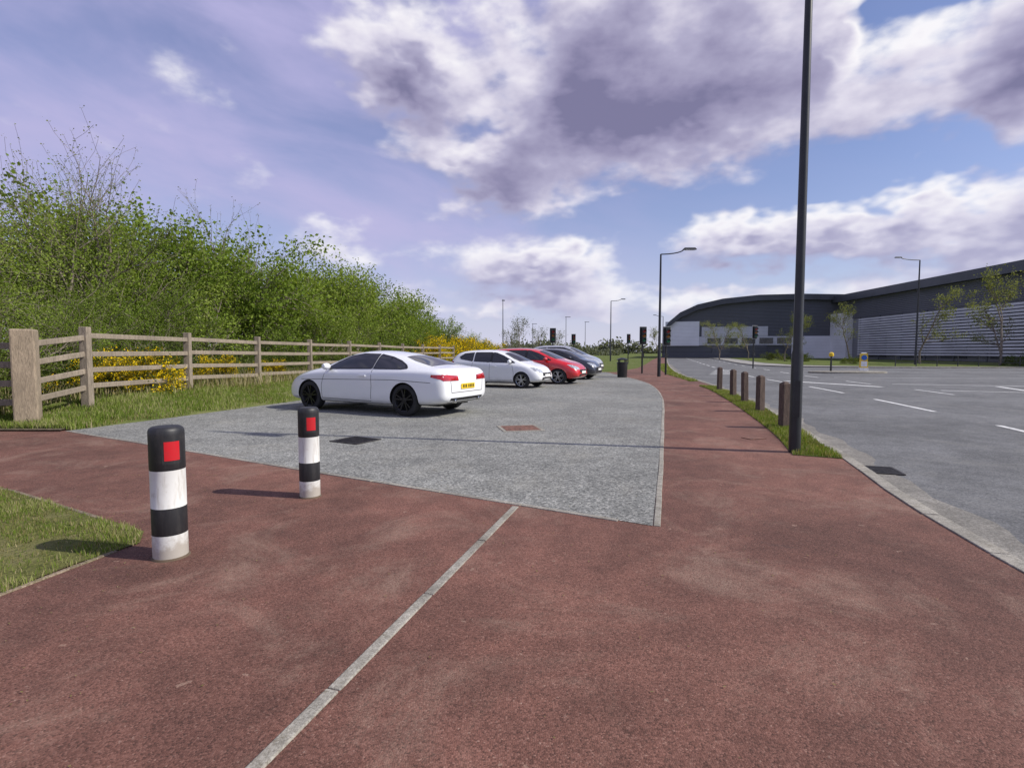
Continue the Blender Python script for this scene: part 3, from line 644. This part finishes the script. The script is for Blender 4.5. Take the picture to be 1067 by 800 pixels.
def make_car(kind,pm,wheelmat,loc,heading,scale=(1,1,1),name='parked_car'):
    root=bpy.data.objects.new(name,None); COL.objects.link(root)
    st=kind['st']; V=[]
    for x,zb,zbe,zt,wl,wb,wt in st:
        H=zbe-zb; hh=zt-zbe
        hp=[(0,zb),(wl*.8,zb),(wl*.965,zb+.07),(wl*.99,zb+.28*H),(wl*1.0,zb+.6*H),(wl*.5+wb*.5+.015,zbe-.075),(wb,zbe),(wb*.48+wt*.52+.012,zbe+.48*hh),(wt+.03,zbe+.86*hh),(wt*.72,zbe+.975*hh),(0,zt+.008)]
        ring=hp+[(-a,b) for a,b in hp[-2:0:-1]]
        V+=[(x,a,b) for a,b in ring]
    n=20; F=[]
    for i in range(len(st)-1):
        for j in range(n): F.append((i*n+j,i*n+(j+1)%n,(i+1)*n+(j+1)%n,(i+1)*n+j))
    for b,rev in((0,True),((len(st)-1)*n,False)):
        cap=[(b,b+1,b+19)]+[(b+i,b+i+1,b+19-i,b+20-i) for i in range(1,9)]+[(b+9,b+10,b+11)]
        F+= [tuple(reversed(c)) if rev is False else c for c in cap]
    me=bpy.data.meshes.new('body'); me.from_pydata(V,[],F); me.materials.append(pm); me.materials.append(m_well)
    bm=bmesh.new(); bm.from_mesh(me); bmesh.ops.recalc_face_normals(bm,faces=bm.faces); bm.to_mesh(me); bm.free()
    body=bpy.data.objects.new('body',me); COL.objects.link(body)
    ss=body.modifiers.new('s','SUBSURF'); ss.levels=3; ss.render_levels=3
    cut=PB(); 
    for wx in kind['wh']:
        for sgn in(-1,1): cut.lathe((wx,sgn*.52,kind['R']),(0,sgn,0),[(0,kind['R']*1.10),(.6,kind['R']*1.10)],1,40)
    co=cut.obj('cut',[pm,m_well])
    bb=bmesh.new(); bb.from_mesh(co.data); bmesh.ops.recalc_face_normals(bb,faces=bb.faces); bb.to_mesh(co.data); bb.free()
    bo=body.modifiers.new('b','BOOLEAN'); bo.operation='DIFFERENCE'; bo.object=co; bo.solver='EXACT'
    bpy.context.view_layer.update(); dg=bpy.context.evaluated_depsgraph_get()
    me2=bpy.data.meshes.new_from_object(body.evaluated_get(dg))
    body.modifiers.clear(); body.data=me2
    me2.polygons.foreach_set('use_smooth',[True]*len(me2.polygons)); me2.set_sharp_from_angle(angle=R(38))
    bpy.data.objects.remove(co)
    bm=bmesh.new(); bm.from_mesh(me2); bvh=BVHTree.FromBMesh(bm); bm.free()
    parts=[body]; 
    def patches(pname,items,mat,off=.004):
        if not items: return
        VV=[];FF=[]
        for poly,ax,sg in items:
            b=bmesh.new(); vs=[b.verts.new((p[0],p[1],0)) for p in poly]; b.faces.new(vs)
            for k in(0,1):
                lo=min(p[k] for p in poly);hi=max(p[k] for p in poly); c=lo+.06
                while c<hi:
                    no=(1,0,0) if k==0 else (0,1,0); co_=(c,0,0) if k==0 else (0,c,0)
                    bmesh.ops.bisect_plane(b,geom=b.verts[:]+b.edges[:]+b.faces[:],plane_co=co_,plane_no=no); c+=.06
            bmesh.ops.triangulate(b,faces=b.faces[:]); b.verts.index_update(); o=len(VV)
            dr={'side':Vector((0,-sg,0)),'top':Vector((0,0,-1)),'end':Vector((-sg,0,0))}[ax]
            ok={}
            for v in b.verts:
                u,w=v.co.x,v.co.y
                og={'side':Vector((u,3*sg,w)),'top':Vector((u,w,3)),'end':Vector((4*sg,u,w))}[ax]
                h,nr,_,_=bvh.ray_cast(og,dr)
                if h is None: ok[v.index]=None; VV.append((0,0,0)); continue
                if nr.dot(dr)>0: nr=-nr
                VV.append(tuple(h+nr*off)); ok[v.index]=1
            for f in b.faces:
                if all(ok[v.index] for v in f.verts):
                    FF.append([o+v.index for v in f.verts])
            b.free()
        mm=bpy.data.meshes.new(pname); mm.from_pydata(VV,[],FF); mm.materials.append(mat)
        mm.polygons.foreach_set('use_smooth',[True]*len(FF)); mm.update()
        q=bpy.data.objects.new(pname,mm); COL.objects.link(q); parts.append(q)
    def both(polys): return [(p,'side',s) for p in polys for s in(-1,1)]
    def fl(p): return [(-a,b) for a,b in p]
    def stroke(p,w=.014):
        out=[]
        for a,b in zip(p,p[1:]):
            d=Vector((b[0]-a[0],b[1]-a[1])).normalized(); q=Vector((-d.y,d.x))*w/2
            out.append([(a[0]-q.x,a[1]-q.y),(b[0]-q.x,b[1]-q.y),(b[0]+q.x,b[1]+q.y),(a[0]+q.x,a[1]+q.y)])
        return out
    patches('side_windows',both(kind['win']),m_glass)
    patches('window_pillars',both(kind['pil']),m_dark,.005)
    fr=[]
    for w in kind['win']: fr+=stroke(w+[w[0]],.022)
    patches('window_frames',both(fr),m_dark,.006)
    patches('windscreens',[(kind['ws'],'top',1),(kind['rw'],'top',1)],m_glass)
    patches('tail_lamps',[(kind['tail'],'end',-1),(fl(kind['tail']),'end',-1)]+both([kind['tailside']]),m_tail,.006)
    patches('head_lamps',[(kind['head'],'end',1),(fl(kind['head']),'end',1)],m_head,.006)
    seams=[]
    for s in kind['seam']: seams+=stroke(s,.010)
    patches('door_seams',both(seams),m_dark,.002)
    bl=[(s,'end',-1) for s in stroke([(-.62,kind['plz']+.08+ .12),(-.58,kind['plz']-.12),(.58,kind['plz']-.12),(.62,kind['plz']+.2)],.012)]
    patches('boot_seam',bl,m_dark,.002)
    lo=kind['low']; k=kind['sk']
    patches('black_trim',[([(-.62,k+.03),(.62,k+.03),(.6,lo),(-.6,lo)],'end',-1),([(-.5,k+.04),(.5,k+.04),(.46,lo),(-.46,lo)],'end',1),([(-.4,.48),(.4,.48),(.42,.60),(-.42,.60)],'end',1)],m_dark,.005)
    pz=kind['plz']; patches('rear_plate',[([(-.26,pz-.055),(.26,pz-.055),(.26,pz+.055),(-.26,pz+.055)],'end',-1)],m_plate,.014)
    tx=[([(x-.018,pz-.033),(x+.018,pz-.033),(x+.018,pz+.033),(x-.018,pz+.033)],'end',-1) for x in(-.2,-.14,-.08,-.02,.07,.13,.19)]
    patches('rear_plate_text',tx,m_txt,.017)
    patches('front_plate',[([(-.26,.44),(.26,.44),(.26,.54),(-.26,.54)],'end',1)],m_platew,.02)
    pb=PB(); hx_,hz_=kind['handle']; mx_,mz_=kind['mirror']
    for s in(-1,1):
        wy=max(q[4] for q in st)
        pb.box((hx_,s*(wy-.005),hz_),(.2,.03,.03),mi=0,top=.9)
        g=[]
        for a in range(7):
            th=math.pi*a/6; rr=math.sin(th); g.append((-.10*math.cos(th),max(.004,.075*rr**.6)))
        pb.lathe((mx_,s*(wy+.05),mz_+.03),(0,s,0),g,0,14)
        pb.box((mx_,s*(wy-.04),mz_-.02),(.06,.1,.03),mi=1)
        pb.lathe((st[0][0]+.1,s*.45,k+.06),(-1,0,0),[(0,.04),(.1,.042),(.105,.03)],2,14)
    parts.append(pb.obj('handles_and_mirrors',[pm,m_dark,m_chrome],40))
    pb=PB(); pb.box((0,0,.27),(st[-1][0]*1.7,1.1,.14)); parts.append(pb.obj('underbody',[m_well]))
    Rw=kind['R']
    for i,wx in enumerate(kind['wh']):
        for s in(-1,1):
            pb=PB(); w=.11
            pb.lathe((0,-w*s,0),(0,s,0),[(0,Rw*.6),(.0,Rw*.9),(.02,Rw*.975),(.05,Rw),(.17,Rw),(.2,Rw*.975),(.215,Rw*.9),(.222,Rw*.74),(.205,Rw*.7),(.13,Rw*.67)],0,36)
            pb.lathe((0,s*.0,0),(0,s,0),[(.0,Rw*.68),(.022,Rw*.66)],2,30)
            pb.lathe((0,s*.06,0),(0,s,0),[(0,.07),(.035,.06),(.04,.03)],1,14)
            for kk in range(5):
                for dd in(-.13,.13):
                    a=2*math.pi*kk/5+dd+.3
                    pb.beam((.05*math.cos(a),s*.085,.05*math.sin(a)),(Rw*.7*math.cos(a+dd*.6),s*.098,Rw*.7*math.sin(a+dd*.6)),.03,.03,mi=1)
            for kk in range(30):
                a=2*math.pi*kk/30;a2=2*math.pi*(kk+1)/30; r0,r1=Rw*.665,Rw*.71
                pb.add([(r0*math.cos(a),s*.1,r0*math.sin(a)),(r0*math.cos(a2),s*.1,r0*math.sin(a2)),(r1*math.cos(a2),s*.11,r1*math.sin(a2)),(r1*math.cos(a),s*.11,r1*math.sin(a))],[(0,1,2,3)],1)
            wo=pb.obj('wheel',[m_tyre,wheelmat,m_well],35); wo.location=(wx,s*kind['track'],Rw); parts.append(wo)
    for q in parts: q.parent=root
    root.location=loc; root.rotation_euler=(0,0,heading); root.scale=scale
    return root
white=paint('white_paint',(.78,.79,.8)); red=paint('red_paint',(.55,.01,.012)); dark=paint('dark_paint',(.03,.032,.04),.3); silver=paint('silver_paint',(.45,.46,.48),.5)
c=math.pi-R(28)
def at_wheel(wx,wy,lx,ly,h,s):
    return (wx-(math.cos(h)*lx*s-math.sin(h)*ly*s),wy-(math.sin(h)*lx*s+math.cos(h)*ly*s),.004)
s=1.04
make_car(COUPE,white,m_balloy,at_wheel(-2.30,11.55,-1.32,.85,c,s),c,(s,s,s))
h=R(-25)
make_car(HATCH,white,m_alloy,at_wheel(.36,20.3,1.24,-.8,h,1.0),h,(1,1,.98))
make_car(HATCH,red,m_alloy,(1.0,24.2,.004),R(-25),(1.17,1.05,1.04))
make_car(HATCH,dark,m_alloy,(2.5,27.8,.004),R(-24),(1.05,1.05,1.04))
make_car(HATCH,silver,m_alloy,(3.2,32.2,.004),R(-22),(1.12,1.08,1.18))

# ---------------------------------------------------------------- world
sun_az=math.atan2(.975,-.205); sun_el=R(41)
W=bpy.data.worlds.new('World'); sc.world=W; W.use_nodes=True; nt=W.node_tree
try: W.cycles.sampling_method='NONE'
except Exception as e: print('mis',e)
bg=nt.nodes['Background']; bg.inputs[1].default_value=.1
sky=node(nt,'ShaderNodeTexSky',sky_type='NISHITA'); sky.sun_disc=False; sky.sun_elevation=sun_el; sky.sun_rotation=sun_az
g=bpy.data.node_groups.new('cloud_density','ShaderNodeTree')
g.interface.new_socket('Az',in_out='INPUT',socket_type='NodeSocketFloat'); g.interface.new_socket('El',in_out='INPUT',socket_type='NodeSocketFloat')
g.interface.new_socket('D',in_out='OUTPUT',socket_type='NodeSocketFloat')
gi=g.nodes.new('NodeGroupInput'); go=g.nodes.new('NodeGroupOutput')
vec=node(g,'ShaderNodeCombineXYZ',{0:mth(g,'MULTIPLY',gi.outputs[0],.055),1:mth(g,'MULTIPLY',gi.outputs[1],.1),2:.7}).outputs[0]
nz=node(g,'ShaderNodeTexNoise',{'Vector':vec,'Scale':1.9,'Detail':6,'Roughness':.52})
sp=node(g,'ShaderNodeSeparateColor',{0:node(g,'ShaderNodeTexNoise',{'Vector':vec,'Scale':2.6,'Detail':3,'Roughness':.6}).outputs[1]})
az=mth(g,'MULTIPLY_ADD',mth(g,'SUBTRACT',sp.outputs[0],.5),16.0,gi.outputs[0])
el=mth(g,'MULTIPLY_ADD',mth(g,'SUBTRACT',sp.outputs[1],.5),8.0,gi.outputs[1])
pv=node(g,'ShaderNodeCombineXYZ',{0:az,1:el,2:0.0}).outputs[0]
tot=mth(g,'MULTIPLY',mth(g,'SUBTRACT',nz.outputs[0],.5),2.9)
blobs=[(8,25,17,7,1.25),(20,23,12,5,1.0),(14,32,14,6,.8),(2,17,8,3.2,.75),(-11,26.5,6,4.5,1.25),(-5,18,6,3,.6),(43,22,7,6,1.3),(41,9.8,12,3.6,1.35),(24.5,11,9,2.6,1.1),(4,8.8,9,2.3,1.2),(31,27,5,5,.8),(-1,4.5,14,1.6,.75),(20,5,14,1.5,.75),(-16,10,9,2.2,.5),
 (35,15.5,7,2.6,-.8),(36,29,4,5,-.6),(14,14,7,1.5,-.4),(-3,22.5,3,2.5,-.4)]
for a,e,rx,ry,am in blobs:
    mp=node(g,'ShaderNodeMapping',{'Vector':pv,'Location':(a,e,0),'Scale':(rx*2,ry*2,1)},vector_type='TEXTURE')
    gt=node(g,'ShaderNodeTexGradient',{'Vector':mp.outputs[0]},gradient_type='QUADRATIC_SPHERE')
    tot=mth(g,'MULTIPLY_ADD',gt.outputs['Fac'],am*1.35,tot)
g.links.new(tot,go.inputs[0])
tc=nt.nodes.new('ShaderNodeTexCoord'); sx=node(nt,'ShaderNodeSeparateXYZ',{0:tc.outputs['Generated']})
AZ=mth(nt,'MULTIPLY',mth(nt,'ARCTAN2',sx.outputs[0],sx.outputs[1]),57.2958)
EL=mth(nt,'MULTIPLY',mth(nt,'ARCSINE',sx.outputs[2]),57.2958)
def dens(a,e):
    n=nt.nodes.new('ShaderNodeGroup'); n.node_tree=g; setin(nt,n.inputs[0],a); setin(nt,n.inputs[1],e); return n.outputs[0]
D0=dens(AZ,EL); D1=dens(mth(nt,'ADD',AZ,1.6),mth(nt,'ADD',EL,2.2))
cov=sstep(nt,D0,.12,.85); thick=sstep(nt,D0,.35,2.3)
lit=mth(nt,'MULTIPLY_ADD',mth(nt,'SUBTRACT',D0,D1),.75,.5,clamp=True)
shade=mth(nt,'ADD',mth(nt,'MULTIPLY',thick,.85),mth(nt,'MULTIPLY',mth(nt,'SUBTRACT',1.0,lit),.62),clamp=True)
K=10
cc=ramp(nt,shade,[(.08,(1.0,.98,1.0)),(.35,(.74,.71,.83)),(.6,(.45,.43,.6)),(.85,(.3,.28,.44)),(1,(.21,.2,.34))])
cc=mix(nt,1.0,cc,(K,K,K),'MULTIPLY')
skyc=mix(nt,1.0,sky.outputs[0],(1.0,1.03,1.32),'MULTIPLY')
sv=node(nt,'ShaderNodeCombineXYZ',{0:mth(nt,'MULTIPLY',AZ,.035),1:mth(nt,'ADD',mth(nt,'MULTIPLY',EL,.09),mth(nt,'MULTIPLY',AZ,.015)),2:3.0}).outputs[0]
ns=noise(nt,sv,1.6,5,.55,.25)
veil=mth(nt,'MULTIPLY',sstep(nt,ns,.25,.75,.3,1.0),sstep(nt,AZ,-15,30,1.0,.12))
skyc=mix(nt,veil,skyc,(4.7,4.5,7.3))
haze=mth(nt,'EXPONENT',mth(nt,'MULTIPLY',mth(nt,'MAXIMUM',EL,0.0),-.15))
skyc=mix(nt,mth(nt,'MULTIPLY',haze,.85),skyc,(7.2,7.3,9.0))
fin=mix(nt,mth(nt,'MULTIPLY',cov,mth(nt,'SUBTRACT',1.0,mth(nt,'MULTIPLY',haze,.4))),skyc,cc)
nt.links.new(fin,bg.inputs[0])
sl=bpy.data.lights.new('sun','SUN'); sl.energy=5.0; sl.angle=R(.55); sl.color=(1,.955,.86)
so=bpy.data.objects.new('sun',sl); COL.objects.link(so)
dv=Vector((math.sin(sun_az)*math.cos(sun_el),math.cos(sun_az)*math.cos(sun_el),math.sin(sun_el)))
so.rotation_euler=(-dv).to_track_quat('-Z','Y').to_euler(); so.location=dv*50
# ---------------------------------------------------------------- camera
cam=bpy.data.cameras.new('camera'); cam.sensor_width=36; cam.sensor_fit='HORIZONTAL'; cam.lens=560/1067*36; cam.clip_end=6000; cam.clip_start=.05
co=bpy.data.objects.new('camera',cam); COL.objects.link(co); co.location=(0,0,1.4); co.rotation_euler=(R(90-3.47),0,0)
sc.camera=co
